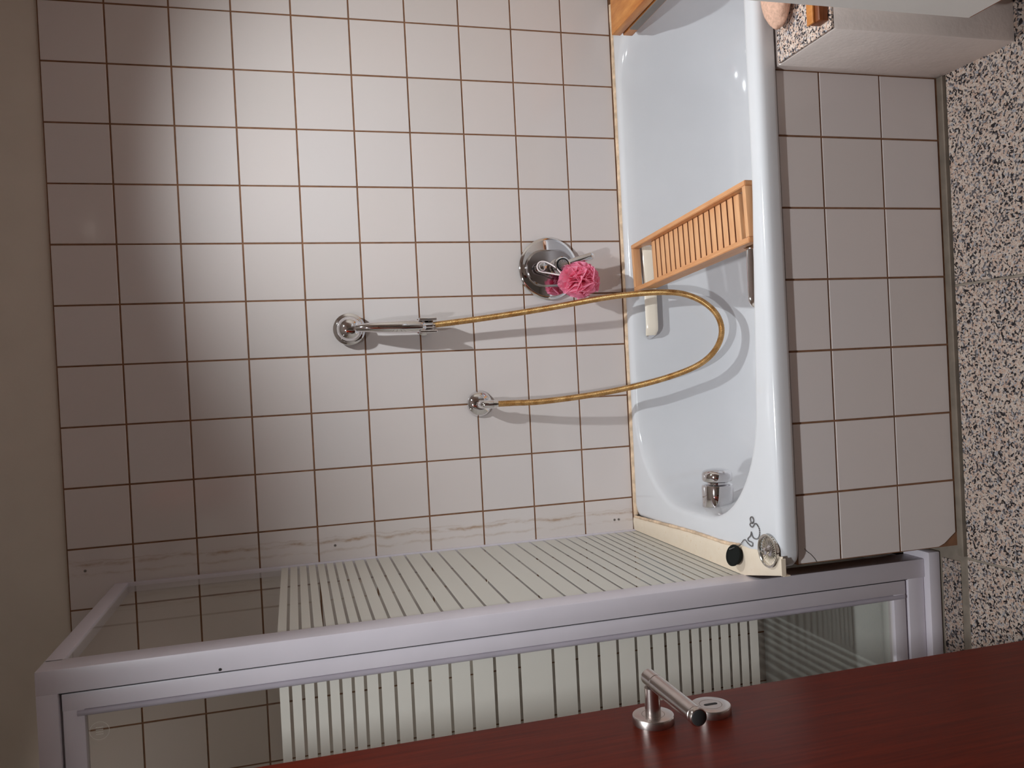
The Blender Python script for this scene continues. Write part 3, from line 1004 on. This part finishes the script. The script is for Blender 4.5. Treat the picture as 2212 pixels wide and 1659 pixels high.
st = thing('sink_strainer', 'round metal basket strainer on the tub front corner', 'strainer', (-1.369, -.713, .4630))
so = Vector((-1.369, -.7125, .4632))
M['bright_metal'] = plain('bright_metal', (0.80, 0.77, 0.72, 1), 0.16, 1.0)
ring = MB().lathe([(.0330, .006), (.0335, .0105), (.0355, .0120), (.0385, .0118), (.0388, .0106), (.0345, .0095), (.0342, .006)], so, (0, 0, 1), 48)
ring.f = ring.f[:-2]
ring.build('rim', M['bright_metal'], st, 40)
MB().lathe([(.0335, .0), (.0342, .0), (.0342, .0022), (.0335, .0022)], so, (0, 0, 1), 48).lathe([(.030, 0), (.0335, .0), (.0335, .0012), (.004, .0016)], so, (0, 0, 1), 48).build('bottom_plate', M['bright_metal'], st, 40)
for k in range(28):
    a = 2 * PI * k / 28
    c_, s_ = math.cos(a), math.sin(a)
    w_ = .0011
    vs = []
    for r, z in ((.0337, .0015), (.0345, .0015), (.0345, .0100), (.0337, .0100)):
        for sg in (-w_, w_):
            vs.append(so + Vector((r * c_ - sg * s_, r * s_ + sg * c_, z)))
    fs = [(0, 1, 3, 2), (2, 3, 5, 4), (4, 5, 7, 6), (6, 7, 1, 0), (0, 2, 4, 6), (1, 7, 5, 3)]
    mb = MB().add(vs, fs)
    vs = []
    for r, z in ((.013, .0016), (.0325, .0012), (.0325, .0042), (.013, .0062)):
        for sg in (-w_ * .8, w_ * .8):
            vs.append(so + Vector((r * c_ - sg * s_, r * s_ + sg * c_, z)))
    mb.add(vs, fs)
    mb.build('rib', M['bright_metal'], st, 30)
MB().lathe([(.013, .0010), (.013, .0055), (.010, .0075), (.0065, .008), (.0060, .0125), (.0082, .0140), (.0082, .0165), (.006, .0180), (.0, .0185)], so, (0, 0, 1), 28).build('centre_knob', M['chrome'], st, 40)


st.scale = (.9, .9, .9)


# ------------------------------------------------------------------ lamps of the room, plus an added shower fill light
def spot(name, cfg, label):
    d = bpy.data.lights.new(name, 'SPOT')
    d.energy, d.spot_size, d.spot_blend, d.shadow_soft_size, d.color = cfg['energy'], cfg['size'], cfg['blend'], cfg['radius'], cfg['color']
    o = bpy.data.objects.new(name + '_beam', d)
    C.objects.link(o)
    o.location = cfg['loc']
    dr = Vector(cfg['aim']) - Vector(cfg['loc'])
    o.rotation_euler = dr.to_track_quat('-Z', 'Y').to_euler()
    L = Vector(cfg['loc'])
    n = dr.normalized()
    th = thing(name, label, 'spotlight', tuple(L))
    MB().lathe([(.030, .0), (.034, .0), (.036, -.06), (.020, -.075), (.012, -.078)], L + n * (-.004), n, 28).build('housing', M['satin'], th, 35)
    if ZC - L.z > .06:
        MB().tube([L - n * .07, Vector((L.x, L.y - .02, ZC))], .007, 12).build('stem', M['satin'], th, 50)
    MB().lathe([(.024, -.0012), (.024, -.0008)], L + n * (-.002), n, 24).build('lens', M['glow'], th, 35)


spot('ceiling_spotlight', LAMP_MAIN, 'metal ceiling spotlight on a stem above the vanity')
spot('unseen_downlight', LAMP_SIDE, 'metal downlight in the ceiling near the doorway')
spot('unseen_downlight', FILL_SHOWER, 'added fill light above the shower tray, no such lamp seen')
for o in S.objects:
    if '_o' in o:
        del o['_o']
